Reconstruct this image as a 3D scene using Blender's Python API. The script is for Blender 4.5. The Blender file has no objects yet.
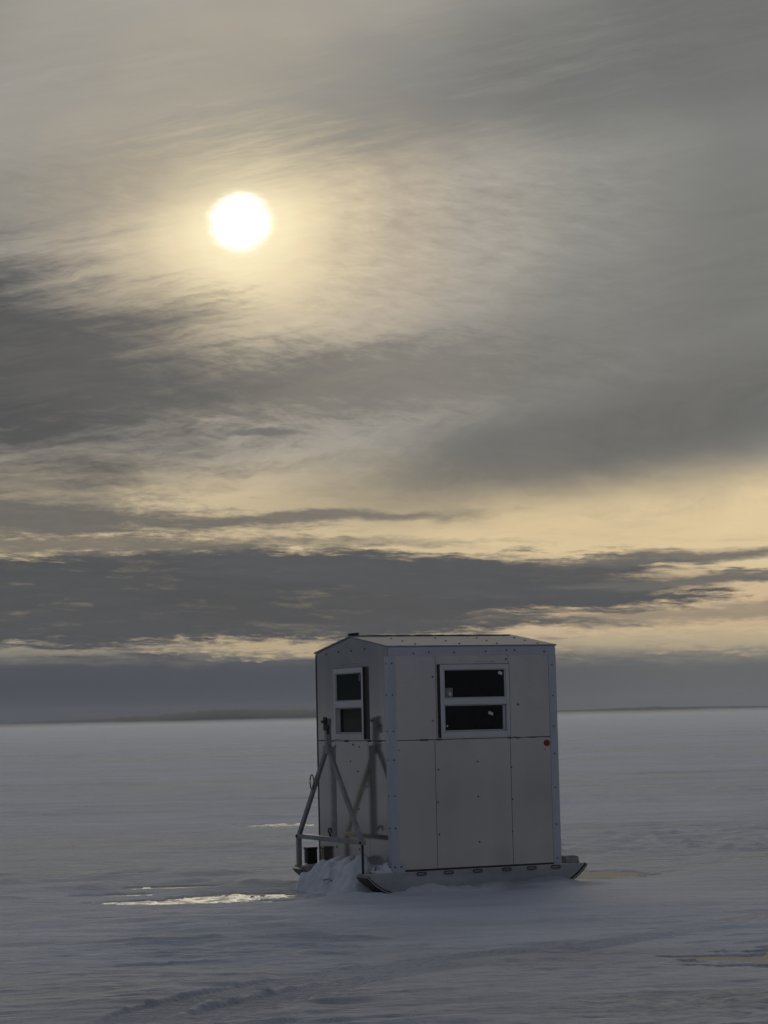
import bpy, bmesh, math, random
import numpy as np
from mathutils import Vector, Matrix, noise as mnoise

random.seed(7)
rng = np.random.default_rng(11)
sc = bpy.context.scene
COL = sc.collection

# ------------------------------------------------------------------ survey
EYE = 1.60                       # camera height above the lake ice
F_PX, PITCH, ROLL = 2278.0, 0.0902878, 0.0226701
HUT_YAW = 0.414981
W, D, H, RISE = 1.6629, 1.6933, 1.955, 0.119     # hut: length along ridge, depth, wall height, gable rise
BASE = 0.197                     # wall foot above the snow at the hut
HUT_Z = EYE - 1.3331 - BASE      # snow level at the hut
NEAR = Vector((0.00407, 20.0986, 0))
U3 = Vector((math.cos(HUT_YAW), math.sin(HUT_YAW), 0)); V3 = Vector((-math.sin(HUT_YAW), math.cos(HUT_YAW), 0))
HUT = NEAR + U3 * (W / 2) + V3 * (D / 2); HUT.z = HUT_Z
SUN_AZ, SUN_EL = math.radians(-3.5), math.radians(12.5)

# ------------------------------------------------------------------ materials
def s2l(c):
    c = c / 255.0
    return c / 12.92 if c <= 0.04045 else ((c + 0.055) / 1.055) ** 2.4

def mat(name, base, rough=0.6, metal=0.0, vary=0.10, scale=(6, 6, 6), dirt=0.0, dirt_col=(0.12, 0.11, 0.10), bump=0.0, bump_scale=40, coat=0.0, spec=0.5):
    m = bpy.data.materials.new(name); m.use_nodes = True
    nt = m.node_tree; b = nt.nodes['Principled BSDF']
    tc = nt.nodes.new('ShaderNodeTexCoord')
    mp = nt.nodes.new('ShaderNodeMapping'); mp.inputs['Scale'].default_value = scale
    nt.links.new(tc.outputs['Object'], mp.inputs['Vector'])
    nz = nt.nodes.new('ShaderNodeTexNoise'); nz.inputs['Scale'].default_value = 1; nz.inputs['Detail'].default_value = 6; nz.inputs['Roughness'].default_value = 0.6
    nt.links.new(mp.outputs['Vector'], nz.inputs['Vector'])
    mr = nt.nodes.new('ShaderNodeMapRange'); mr.inputs['From Min'].default_value = 0.3; mr.inputs['From Max'].default_value = 0.7
    mr.inputs['To Min'].default_value = 1 - vary; mr.inputs['To Max'].default_value = 1 + vary
    nt.links.new(nz.outputs['Fac'], mr.inputs['Value'])
    mul = nt.nodes.new('ShaderNodeVectorMath'); mul.operation = 'SCALE'; mul.inputs[0].default_value = base
    nt.links.new(mr.outputs['Result'], mul.inputs['Scale'])
    out = mul.outputs['Vector']
    if dirt > 0:
        n2 = nt.nodes.new('ShaderNodeTexNoise'); n2.inputs['Scale'].default_value = 3.1; n2.inputs['Detail'].default_value = 9; n2.inputs['Roughness'].default_value = 0.72
        nt.links.new(tc.outputs['Object'], n2.inputs['Vector'])
        r2 = nt.nodes.new('ShaderNodeMapRange'); r2.inputs['From Min'].default_value = 0.52; r2.inputs['From Max'].default_value = 0.78; r2.inputs['To Max'].default_value = dirt
        nt.links.new(n2.outputs['Fac'], r2.inputs['Value'])
        mx = nt.nodes.new('ShaderNodeMix'); mx.data_type = 'RGBA'; mx.inputs[7].default_value = (*dirt_col, 1)
        nt.links.new(r2.outputs['Result'], mx.inputs[0]); nt.links.new(out, mx.inputs[6]); out = mx.outputs[2]
    nt.links.new(out, b.inputs['Base Color'])
    rr = nt.nodes.new('ShaderNodeMapRange'); rr.inputs['To Min'].default_value = max(0.02, rough - 0.06); rr.inputs['To Max'].default_value = rough + 0.06
    nt.links.new(nz.outputs['Fac'], rr.inputs['Value']); nt.links.new(rr.outputs['Result'], b.inputs['Roughness'])
    b.inputs['Metallic'].default_value = metal
    b.inputs['Specular IOR Level'].default_value = spec
    if coat: b.inputs['Coat Weight'].default_value = coat; b.inputs['Coat Roughness'].default_value = 0.12
    if bump:
        n3 = nt.nodes.new('ShaderNodeTexNoise'); n3.inputs['Scale'].default_value = bump_scale; n3.inputs['Detail'].default_value = 5
        nt.links.new(tc.outputs['Object'], n3.inputs['Vector'])
        bp = nt.nodes.new('ShaderNodeBump'); bp.inputs['Strength'].default_value = bump; bp.inputs['Distance'].default_value = 0.02
        nt.links.new(n3.outputs['Fac'], bp.inputs['Height']); nt.links.new(bp.outputs['Normal'], b.inputs['Normal'])
    return m

M_WALL = mat('white_panel', (0.50, 0.478, 0.455), 0.10, metal=0.82, vary=0.06, scale=(4.5, 4.5, .8), dirt=0.28, dirt_col=(0.33, 0.32, 0.31), bump=0.022, bump_scale=2.5)
M_TRIM = mat('galvanised_trim', (0.46, 0.48, 0.53), 0.42, metal=0.15, vary=0.06, scale=(8, 8, 2), dirt=0.15)
M_FRAME = mat('white_vinyl', (0.55, 0.55, 0.555), 0.35, vary=0.03)
M_DARK = mat('dark_gasket_and_gap', (0.03, 0.03, 0.032), 0.7, vary=0.5, scale=(30, 30, 30))
M_SCREW = mat('screw_head', (0.03, 0.03, 0.035), 0.45, metal=0.5)
M_ROOF = mat('roof_sheet', (0.24, 0.255, 0.28), 0.62, spec=.2, metal=0.0, vary=0.12, scale=(5, 9, 5), dirt=0.3, bump=0.08, bump_scale=8)
M_WOOD = mat('weathered_board', (0.38, 0.385, 0.395), 0.6, vary=0.14, scale=(3, 14, 14), dirt=0.35, bump=0.2, bump_scale=30)
M_STEEL = mat('tow_steel', (0.24, 0.245, 0.255), 0.5, metal=0.2, vary=0.25, scale=(14, 14, 6), dirt=0.7, dirt_col=(0.52, 0.53, 0.55))
M_UP = mat('frosted_steel', (0.36, 0.37, 0.38), 0.55, metal=0.1, vary=0.25, scale=(14, 14, 6), dirt=0.6, dirt_col=(0.55, 0.56, 0.58))
M_RUN = mat('black_runner', (0.015, 0.015, 0.016), 0.4, vary=0.2)
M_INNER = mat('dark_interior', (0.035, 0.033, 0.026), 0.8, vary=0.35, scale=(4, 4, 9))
M_BAG = mat('black_cloth', (0.012, 0.012, 0.012), 0.8)
M_BLACK = mat('black_plastic', (0.008, 0.008, 0.008), 0.55)
M_RED = mat('red_reflector', (0.34, 0.006, 0.008), 0.25, vary=0.12, scale=(60, 60, 60), bump=0.4, bump_scale=120)
M_STICK = mat('paper_sticker', (0.62, 0.62, 0.60), 0.5)
M_CARD = mat('grey_card', (0.22, 0.23, 0.21), 0.5, vary=0.3, scale=(40, 40, 40))
M_WIRE = mat('wire', (0.05, 0.05, 0.055), 0.5, metal=0.4)
M_RUST = mat('rusty_hook', (0.10, 0.07, 0.05), 0.7, vary=0.3, scale=(40, 40, 40))

def glass_mat():
    m = bpy.data.materials.new('window_glass'); m.use_nodes = True
    nt = m.node_tree; nt.nodes.clear()
    o = nt.nodes.new('ShaderNodeOutputMaterial'); mx = nt.nodes.new('ShaderNodeMixShader')
    fr = nt.nodes.new('ShaderNodeFresnel'); fr.inputs['IOR'].default_value = 1.45
    tr = nt.nodes.new('ShaderNodeBsdfTransparent'); tr.inputs['Color'].default_value = (0.45, 0.49, 0.46, 1)
    gl = nt.nodes.new('ShaderNodeBsdfGlossy'); gl.inputs['Roughness'].default_value = 0.06; gl.inputs['Color'].default_value = (0.45, 0.5, 0.48, 1)
    nz = nt.nodes.new('ShaderNodeTexNoise'); nz.inputs['Scale'].default_value = 5
    tc = nt.nodes.new('ShaderNodeTexCoord'); nt.links.new(tc.outputs['Object'], nz.inputs['Vector'])
    bp = nt.nodes.new('ShaderNodeBump'); bp.inputs['Strength'].default_value = 0.03; nt.links.new(nz.outputs['Fac'], bp.inputs['Height'])
    nt.links.new(bp.outputs['Normal'], gl.inputs['Normal'])
    nt.links.new(fr.outputs['Fac'], mx.inputs['Fac']); nt.links.new(tr.outputs[0], mx.inputs[1]); nt.links.new(gl.outputs[0], mx.inputs[2])
    nt.links.new(mx.outputs[0], o.inputs['Surface'])
    return m
M_GLASS = glass_mat()

# ------------------------------------------------------------------ mesh helpers
def link(name, bm, mats, parent=None, bevel=0.0, smooth=False):
    me = bpy.data.meshes.new(name); bm.normal_update(); bm.to_mesh(me); bm.free()
    o = bpy.data.objects.new(name, me); COL.objects.link(o)
    for m in (mats if isinstance(mats, (list, tuple)) else [mats]): me.materials.append(m)
    if smooth:
        for p in me.polygons: p.use_smooth = True
    if parent: o.parent = parent
    if bevel:
        b = o.modifiers.new('bevel', 'BEVEL'); b.width = bevel; b.segments = 2; b.limit_method = 'ANGLE'; b.angle_limit = math.radians(40)
    return o

def box(bm, x0, x1, y0, y1, z0, z1, mi=0, mtx=None):
    vs = [bm.verts.new(((x0, x1)[i & 1], (y0, y1)[(i >> 1) & 1], (z0, z1)[(i >> 2) & 1])) for i in range(8)]
    fs = [(0, 2, 3, 1), (4, 5, 7, 6), (0, 1, 5, 4), (2, 6, 7, 3), (0, 4, 6, 2), (1, 3, 7, 5)]
    for f in fs:
        fc = bm.faces.new([vs[k] for k in f]); fc.material_index = mi
    if mtx is not None:
        for v in vs: v.co = mtx @ v.co
    return vs

def bar(bm, a, b, w, t, hint=Vector((1, 0, 0)), mi=0):
    """rectangular bar a->b, w across, t along hint."""
    a, b = Vector(a), Vector(b); d = (b - a); L = d.length; d.normalize()
    side = d.cross(hint).normalized(); nrm = side.cross(d).normalized()
    m = Matrix((( d.x, side.x, nrm.x, a.x), (d.y, side.y, nrm.y, a.y), (d.z, side.z, nrm.z, a.z), (0, 0, 0, 1)))
    box(bm, 0, L, -w / 2, w / 2, -t / 2, t / 2, mi, m)

def disc(bm, c, n, r, h, seg=10, mi=0):
    n = Vector(n).normalized(); q = n.to_track_quat('Z', 'Y').to_matrix().to_4x4(); q.translation = Vector(c) + n * (h / 2)
    res = bmesh.ops.create_cone(bm, cap_ends=True, segments=seg, radius1=r, radius2=r * 0.85, depth=h, matrix=q)
    for v in res['verts']:
        for f in v.link_faces: f.material_index = mi

def tube(bm, pts, r, seg=8, closed=False):
    pts = [Vector(p) for p in pts]; n = len(pts); rings = []
    for i, p in enumerate(pts):
        a = pts[(i - 1) % n] if closed or i else pts[0]; b = pts[(i + 1) % n] if closed or i < n - 1 else pts[-1]
        q = (b - a).normalized().to_track_quat('Z', 'Y')
        rings.append([bm.verts.new(p + q @ Vector((r * math.cos(2 * math.pi * k / seg), r * math.sin(2 * math.pi * k / seg), 0))) for k in range(seg)])
    for i in range(n if closed else n - 1):
        A, B = rings[i], rings[(i + 1) % n]
        for k in range(seg): bm.faces.new((A[k], A[(k + 1) % seg], B[(k + 1) % seg], B[k]))
    if not closed: bm.faces.new(rings[0][::-1]); bm.faces.new(rings[-1])

def prism(bm, prof, y0, y1, mi=0):
    """profile in xz extruded along y"""
    A = [bm.verts.new((x, y0, z)) for x, z in prof]; B = [bm.verts.new((x, y1, z)) for x, z in prof]
    n = len(prof)
    fs = [bm.faces.new(A), bm.faces.new(B[::-1])] + [bm.faces.new((A[i], B[i], B[(i + 1) % n], A[(i + 1) % n])) for i in range(n)]
    for f in fs: f.material_index = mi
    bmesh.ops.recalc_face_normals(bm, faces=fs)

def empty(name, loc, rz=0):
    o = bpy.data.objects.new(name, None); COL.objects.link(o); o.location = loc; o.rotation_euler = (0, 0, rz); o.empty_display_size = 0.2
    return o

def tag(o, label=None, cat=None, group=None, kind=None):
    if label: o['label'] = label
    if cat: o['category'] = cat
    if group: o['group'] = group
    if kind: o['kind'] = kind
    return o

# ------------------------------------------------------------------ the hut
hut = empty('ice_fishing_hut', HUT, HUT_YAW)
tag(hut, 'white panelled ice fishing hut on upturned skids, alone on the frozen lake', 'fishing hut')
Z0 = BASE
hw, hd = W / 2, D / 2
SEAM = 1.135 + Z0
WIN_W, WZ0, WZ1 = 0.343, 1.150 + Z0, 1.797 + Z0      # half width, sill, head
TH = 0.022

def to_side(p, q, z):   # p along the face, q outwards
    return Vector((p, -hd - q, z))
def to_end(p, q, z):    # p along the face to the right as seen from outside, q outwards
    return Vector((-hw - q, -p, z))

def fbox(bm, fn, p0, p1, q0, q1, z0, z1, mi=0):
    a = fn(p0, q0, z0); b = fn(p1, q1, z1)
    box(bm, min(a.x, b.x), max(a.x, b.x), min(a.y, b.y), max(a.y, b.y), a.z, b.z, mi)

def window_wall(name, fn, half, gable, seams_low, seams_up, screws):
    bm = bmesh.new(); g = 0.0022
    top = H + Z0
    opening = WIN_W - 0.03
    xs = [-half] + seams_low + [half]
    for a, b in zip(xs[:-1], xs[1:]):
        fbox(bm, fn, a + g, b - g, -TH, 0, Z0 + 0.004, SEAM - 0.003)
    xs = [-half] + seams_up + [half]
    for a, b in zip(xs[:-1], xs[1:]):
        cuts = [(a + g, b - g)]
        if a < opening and b > -opening:          # around the window hole
            lo, hi = max(a, -opening), min(b, opening)
            if a < lo: fbox(bm, fn, a + g, lo, -TH, 0, SEAM + 0.003, top)
            if b > hi: fbox(bm, fn, hi, b - g, -TH, 0, SEAM + 0.003, top)
            fbox(bm, fn, lo, hi, -TH, 0, SEAM + 0.003, WZ0 + 0.03)
            fbox(bm, fn, lo, hi, -TH, 0, WZ1 - 0.03, top)
        else:
            fbox(bm, fn, a + g, b - g, -TH, 0, SEAM + 0.003, top)
    # dark sheathing behind the joints, with the same hole
    for (a, b, z0, z1) in ((-half + .01, -opening, Z0, top), (opening, half - .01, Z0, top), (-opening, opening, Z0, WZ0 + 0.03), (-opening, opening, WZ1 - 0.03, top)):
        fbox(bm, fn, a, b, -TH - 0.022, -TH - 0.002, z0 + 0.003, z1, 1)
    if gable:
        # triangular gable panel, one sheet
        prof = [(-half, top), (half, top), (0, top + RISE)]
        A = [bm.verts.new(fn(p, 0, z)) for p, z in prof]; B = [bm.verts.new(fn(p, -TH, z)) for p, z in prof]
        fs = [bm.faces.new(A), bm.faces.new(B[::-1])] + [bm.faces.new((A[i], B[i], B[(i + 1) % 3], A[(i + 1) % 3])) for i in range(3)]
        bmesh.ops.recalc_face_normals(bm, faces=fs)
    nrm = fn(0, 1, 0) - fn(0, 0, 0)
    for p, z, r in screws:
        disc(bm, fn(p, 0.0, z + Z0), nrm, r, 0.004, 8, 1)
    # irregular dark sealant along the horizontal joint
    p = -half + 0.03
    while p < half - 0.04:
        l = random.uniform(0.015, 0.09)
        if random.random() < 0.8 and not (abs(p) < WIN_W + .02 and abs(p + l) < WIN_W + 0.02 and random.random() < .9):
            fbox(bm, fn, p, p + l, 0.0005, 0.0035, SEAM - random.uniform(0.002, 0.012), SEAM + random.uniform(0.002, 0.009), 1)
        p += l + random.uniform(0.0, 0.03)
    # scuffed sealant over the window head
    p = -0.22
    while p < 0.25:
        l = random.uniform(0.02, 0.06)
        z = WZ1 + 0.03 + random.uniform(-.012, .012)
        if random.random() < 0.7: fbox(bm, fn, p, p + l, 0.0005, 0.0028, z, z + random.uniform(0.003, 0.008), 2)
        p += l + random.uniform(0.01, 0.05)
    return link(name, bm, [M_WALL, M_SCREW, M_STEEL], hut)

sscrew = []
for x in (-0.37, 0.36): 
    for z in (0.30, 0.585, 0.87): sscrew.append((x + random.uniform(-.01, .01), z, .008))
for z in (0.22, 0.62, 0.93): sscrew.append((0.02, z, .008))
sscrew += [(0.44, 1.43, .011), (0.33, 1.84, .009), (0.70, 1.02, .006), (-.40, 1.69, .009), (-0.41, 1.30, .007), (-0.74, 1.05, .006)]
window_wall('wall', to_side, hd if False else hw, False, [-0.395, 0.352], [-0.372, 0.352], sscrew)
escrew = [(-0.58, 1.94, .009), (-0.28, 1.955, .010), (0.02, 1.955, .010), (0.33, 1.96, .010), (-.40, 1.085, .009), (0.02, 1.10, .011), (-.05, .95, .007), (.16, 1.08, .007)]
for p in (-0.42, 0.12): escrew += [(p, z, .009) for z in (0.16, 0.52, 0.86)]
window_wall('wall', to_end, hd, True, [-0.40, 0.36], [], escrew)
# the two walls away from the camera, plain
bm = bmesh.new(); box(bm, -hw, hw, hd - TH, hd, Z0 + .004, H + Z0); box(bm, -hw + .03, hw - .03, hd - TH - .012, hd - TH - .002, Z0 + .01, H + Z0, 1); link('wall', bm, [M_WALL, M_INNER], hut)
bm = bmesh.new(); top = H + Z0
pr = [(-hd + .001, Z0 + .004), (hd - .001 - TH, Z0 + .004), (hd - .001 - TH, top), (0, top + RISE), (-hd + .001, top)]
A = [bm.verts.new((hw, y, z)) for y, z in pr]; B = [bm.verts.new((hw - TH, y, z)) for y, z in pr]
fs = [bm.faces.new(A), bm.faces.new(B[::-1])] + [bm.faces.new((A[i], B[i], B[(i + 1) % 5], A[(i + 1) % 5])) for i in range(5)]
bmesh.ops.recalc_face_normals(bm, faces=fs)
box(bm, hw - TH - .012, hw - TH - .002, -hd + .05, hd - .05, Z0 + .01, H + Z0 - .01, 1)
link('wall', bm, [M_WALL, M_INNER], hut)
# floor with the dark joint line under the walls, and a shelf inside
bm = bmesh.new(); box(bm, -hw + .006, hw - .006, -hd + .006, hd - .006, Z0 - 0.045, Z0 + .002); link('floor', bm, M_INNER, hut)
bm = bmesh.new(); box(bm, -hw + .05, -hw + .40, -0.6, hd - .05, 1.395 + Z0, 1.42 + Z0); link('shelf', bm, M_INNER, hut, .003)
# ceiling lining keeps the interior dark
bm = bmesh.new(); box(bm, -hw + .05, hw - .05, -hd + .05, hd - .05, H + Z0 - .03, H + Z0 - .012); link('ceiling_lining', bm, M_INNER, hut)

# roof: two thin slopes with a small overhang, ridge cap and eave flashing
bm = bmesh.new(); t = 0.014; ov = 0.012; zt = H + Z0 + 0.002
sl = RISE / hd
def slope(sign):
    e = hd + ov
    pts = [(0, zt + RISE), (sign * e, zt - ov * sl), (sign * e, zt - ov * sl + t), (0, zt + RISE + t)]
    A = [bm.verts.new((-hw - ov, y, z)) for y, z in pts]; B = [bm.verts.new((hw + ov, y, z)) for y, z in pts]
    fs = [bm.faces.new(A), bm.faces.new(B)] + [bm.faces.new((A[i], B[i], B[(i + 1) % 4], A[(i + 1) % 4])) for i in (0, 1, 2)]
    bmesh.ops.recalc_face_normals(bm, faces=fs)
slope(-1); slope(1)
for k in range(4):                                    # sheet laps and screw heads up the slope
    x = -hw + 0.30 + k * 0.42
    for yy in (-0.75, -0.5, -0.25, -.08):
        disc(bm, (x + random.uniform(-.03, .03), yy, zt + RISE + t + yy * sl), (0, -sl, 1), .010, .008, 8, 1)
roof = link('roof', bm, [M_ROOF, M_SCREW], hut)
bm = bmesh.new()
prism_pts = []
for i in range(23):
    x0 = -hw + 0.03 + i * (W - .06) / 23
    box(bm, x0, x0 + (W - .06) / 23 - .001, -0.045, 0.045, zt + RISE + t + .0005, zt + RISE + t + .003 + random.uniform(0, .004))
link('ridge_cap', bm, M_ROOF, roof)
bm = bmesh.new(); bar(bm, (-hw - .005, 0.02, zt + RISE + t + .012), (-hw + .09, 0.02, zt + RISE + t + .02), .045, .024, Vector((0, 0, 1))); link('ridge_clip', bm, M_BLACK, roof, .004)
for sg in (-1, 1):
    bm = bmesh.new()
    e = sg * (hd + 0.003)
    a, b = sorted((e, sg * (hd + .009)))
    box(bm, -hw + .001, hw - .001, a, b, H + Z0 - 0.075, H + Z0 - .003)
    if sg < 0:
        for x in (-.60, -.44, -.16, .12, .36, .40, .74):
            disc(bm, (x + random.uniform(-.03, .03), -hd - .009, H + Z0 - .045 + random.uniform(-.012, .012)), (0, -1, 0), .008, .004, 8, 1)
    link('eave_trim', bm, [M_TRIM, M_SCREW], roof)

# corner angles: L sections, riveted in pairs
def corner(sx, sy):
    bm = bmesh.new(); f = 0.072; tk = 0.004
    x, y = sx * hw, sy * hd
    for (ax, bx, ay, by) in ((x - sx * f, x + sx * tk, y + sy * .0005, y + sy * tk), (x + sx * .0005, x + sx * tk, y - sy * f, y)):
        box(bm, min(ax, bx), max(ax, bx), min(ay, by), max(ay, by), Z0 - .012, H + Z0 - .08 if ay > -99 else 0)
    for z in (.05, .36, .66, .98, 1.22, 1.52, 1.80):
        z += Z0 + random.uniform(-.02, .02)
        disc(bm, (x - sx * .036, y + sy * tk, z), (0, sy, 0), .0075, .004, 8, 1)
        disc(bm, (x + sx * tk, y - sy * .036, z), (sx, 0, 0), .0075, .004, 8, 1)
    tr = link('corner_trim', bm, [M_TRIM, M_SCREW], hut)
    return tr
for sx, sy in ((-1, -1), (1, -1), (-1, 1), (1, 1)):
    if (sx, sy) == (-1, 1): continue
    tr = corner(sx, sy)
    if (sx, sy) == (-1, -1):
        bm = bmesh.new()
        box(bm, -hw - .011, -hw + .115, -hd - .011, -hd - .006, Z0 - .04, Z0 + .058)
        box(bm, -hw - .011, -hw - .006, -hd - .005, -hd + .12, Z0 - .04, Z0 + .058)
        for x, z in ((.02, .035), (.08, .035), (.02, -.015), (.085, -.02)):
            disc(bm, (-hw + x, -hd - .011, Z0 + z), (0, -1, 0), .008, .006, 8, 1)
            disc(bm, (-hw - .011, -hd + x, Z0 + z), (-1, 0, 0), .008, .006, 8, 1)
        link('gusset_plate', bm, [M_TRIM, M_SCREW], tr)

bm = bmesh.new(); box(bm, -hw - .004, -hw - .0005, hd - .014, hd + .004, Z0 - .012, H + Z0 - .01); box(bm, -hw - .004, -hw + .05, hd + .0005, hd + .004, Z0 - .011, H + Z0 - .08); link('corner_trim', bm, M_SCREW, hut)
# windows: outer frame standing proud, dark gasket round it, upper pane forward, lower sash set back
def make_window(fn, end=False):
    bm = bmesh.new(); w = WIN_W; fo = 0.034; fw = 0.034
    zm = 1.468 + Z0
    for (a, b, z0, z1) in ((-w, -w + fw, WZ0, WZ1), (w - fw, w, WZ0, WZ1), (-w + fw, w - fw, WZ1 - .046, WZ1), (-w + fw, w - fw, WZ0, WZ0 + .05), (-w + fw, w - fw, zm - .030, zm + .030)):
        fbox(bm, fn, a, b, -0.03, fo, z0, z1)
    root = link('window', bm, M_FRAME, hut, .003)
    root['label'] = 'white framed window in the narrow gabled wall' if end else 'white framed window in the wide side wall'
    bm = bmesh.new()                                   # foam gasket wrapping the frame
    e = .0045
    for (a, b, z0, z1) in ((-w - e, -w - .0006, WZ0 - .004, WZ1 + .003), (w + .0006, w + e, WZ0 - .004, WZ1 + .003), (-w, w, WZ1 + .0006, WZ1 + .004)):
        fbox(bm, fn, a, b, 0.003, fo - .004, z0, z1)
    for k in range(7):
        z = WZ0 + .03 + k * .095
        fbox(bm, fn, -w - e - .003, -w - e - .0005, .008, fo - .010, z, z + random.uniform(.02, .05))
    link('gasket', bm, M_DARK, root)
    bm = bmesh.new(); u0, u1 = zm + .031, WZ1 - .047
    for (a, b, z0, z1) in ((-w + fw + .001, -w + fw + .012, u0, u1), (w - fw - .012, w - fw - .001, u0, u1)):
        fbox(bm, fn, a, b, 0.0, 0.028, z0, z1)
    for (z0, z1) in ((u0, u0 + .006), (u1 - .006, u1)):
        fbox(bm, fn, -w + fw + .008, w - fw - .008, 0.0005, 0.0275, z0 + .0005, z1 - .0005)
    link('upper_sash', bm, M_FRAME, root, .002)
    bm = bmesh.new(); l0, l1 = WZ0 + .051, zm - .031
    for (a, b, z0, z1) in ((-w + fw + .001, -w + fw + .022, l0, l1), (w - fw - .022, w - fw - .001, l0, l1), (-w + fw + .023, w - fw - .023, l0, l0 + .012), (-w + fw + .023, w - fw - .023, l1 - .008, l1)):
        fbox(bm, fn, a, b, -0.022, 0.004, z0, z1)
    link('lower_sash', bm, M_FRAME, root, .002)
    bm = bmesh.new(); fbox(bm, fn, -w + fw + .0125, w - fw - .0125, 0.012, 0.016, u0 + .0062, u1 - .0062); link('pane', bm, M_GLASS, root)
    bm = bmesh.new(); fbox(bm, fn, -w + fw + .0235, w - fw - .0235, -0.012, -0.008, l0 + .0125, l1 - .0085); link('pane', bm, M_GLASS, root)
    def sticker(p, z, a, b, q, rot, m=M_STICK):
        bm = bmesh.new(); c, s = math.cos(rot), math.sin(rot)
        vs = []
        for dq in (0.0006, 0.0016):
            for sx, sz in ((-1, -1), (1, -1), (1, 1), (-1, 1)):
                vs.append(bm.verts.new(fn(p + (sx * a * c - sz * b * s), q + dq, z + Z0 + (sx * a * s + sz * b * c))))
        fs = [bm.faces.new(vs[:4][::-1]), bm.faces.new(vs[4:])] + [bm.faces.new((vs[i], vs[(i + 1) % 4], vs[4 + (i + 1) % 4], vs[4 + i])) for i in range(4)]
        bmesh.ops.recalc_face_normals(bm, faces=fs)
        link('sticker', bm, m, root)
    if not end:
        sticker(0.262, 1.716, .021, .014, .016, -.35)
        sticker(0.168, 1.357, .024, .012, -.008, -.4)
        sticker(-0.252, 1.548, .036, .040, .016, 0, M_CARD)  # small grey box on the ledge inside, drawn as a flat card
        sticker(-0.244, 1.535, .010, .014, .0178, 0.1)
        sticker(-0.266, 1.252, .007, .008, -.008, 0)
    else:
        sticker(0.235, 1.705, .010, .030, .016, 0, M_CARD)
    return root
make_window(to_side); make_window(to_end, True)

# red reflector, skids, runners, lashing slots
bm = bmesh.new(); disc(bm, to_side(0.722, 0.0, 1.078 + Z0), (0, -1, 0), .031, .012, 24); refl = link('reflector', bm, M_RED, hut, .002)
bm = bmesh.new(); disc(bm, to_side(0.722, 0.012, 1.078 + Z0), (0, -1, 0), .006, .004, 10); link('screw', bm, M_SCREW, refl)

SK = [(-1.075, -.012), (1.060, -.008), (1.050, -.030), (.985, -.090), (.87, -.168), (.80, -.185), (-.76, -.192), (-.85, -.182), (-.92, -.155), (-.995, -.110), (-1.05, -.062), (-1.078, -.030)]
def make_skid(sy):
    y0, y1 = sorted((sy * (hd + .03), sy * (hd - .19)))
    bm = bmesh.new(); prism(bm, [(x, z + Z0 - .048 if False else z + Z0 - .036) if False else (x, z + Z0) for x, z in SK], y0, y1)
    # keep the top just under the floor frame
    for v in bm.verts:
        if v.co.z > Z0 - .02 and -hw < v.co.x < hw: v.co.z = Z0 - .046
    sk = link('skid', bm, M_WOOD, hut, .006)
    low = [SK[i] for i in (1, 2, 3, 4, 5, 6, 7, 8, 9, 10, 11)]
    bm = bmesh.new()
    def strip(yA, yB, off0, off1, pts):
        n = len(pts); rows = []
        for i, (x, z) in enumerate(pts):
            a = Vector((pts[max(i - 1, 0)][0], 0, pts[max(i - 1, 0)][1])); b = Vector((pts[min(i + 1, n - 1)][0], 0, pts[min(i + 1, n - 1)][1]))
            d = (b - a).normalized(); nn = Vector((d.z, 0, -d.x)) * (1 if d.x < 0 else 1)
            nn = Vector((-d.z, 0, d.x)); 
            if nn.z > 0: nn = -nn
            p = Vector((x, 0, z + Z0))
            rows.append([bm.verts.new((p + nn * o) + Vector((0, y, 0))) for o, y in ((off0, yA), (off0, yB), (off1, yB), (off1, yA))])
        fs = []
        for i in range(n - 1):
            for k in range(4): fs.append(bm.faces.new((rows[i][k], rows[i][(k + 1) % 4], rows[i + 1][(k + 1) % 4], rows[i + 1][k])))
        fs.append(bm.faces.new(rows[0])); fs.append(bm.faces.new(rows[-1][::-1]))
        bmesh.ops.recalc_face_normals(bm, faces=fs)
    strip(y0 - .008, y1 + .008, .0015, .010, low)
    link('runner', bm, M_RUN, sk)
    bm = bmesh.new(); strip(y0 - .010, y1 + .010, .0105, .0165, low); link('wear_strip', bm, M_FRAME, sk)
    bm = bmesh.new(); strip(y0 - .008, y1 + .008, .0170, .0270, low); link('runner', bm, M_RUN, sk)
    if sy < 0:
        for x in (-.569, -.307, -.023, .265, .516, .759):
            b2 = bmesh.new(); y = -hd - .036; z = Z0 - .032; hwid = .044
            ring = []
            for k in range(16):
                a = 2 * math.pi * k / 16; ca, sa = math.cos(a), math.sin(a)
                ring.append((x + hwid * math.copysign(abs(ca) ** .5, ca), y, z + .001 + .012 * math.copysign(abs(sa) ** .6, sa)))
            tube(b2, ring, .0042, 6, True)
            link('lashing_loop', b2, M_RUN, sk)
    return sk
make_skid(-1); make_skid(1)
# ledge angle under the side wall
bm = bmesh.new(); box(bm, -hw + .12, hw - .075, -hd - .028, -hd - .0015, Z0 - .0435, Z0 - .012); link('sill_rail', bm, M_WOOD, hut, .003)
# dark strip at the wall foot, drawn where there is only a shaded gap
bm = bmesh.new(); box(bm, -hw + .12, hw - .075, -hd - .006, -hd - .0015, Z0 - .0105, Z0 + .006); link('base_gap_strip', bm, M_DARK, hut)

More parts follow.
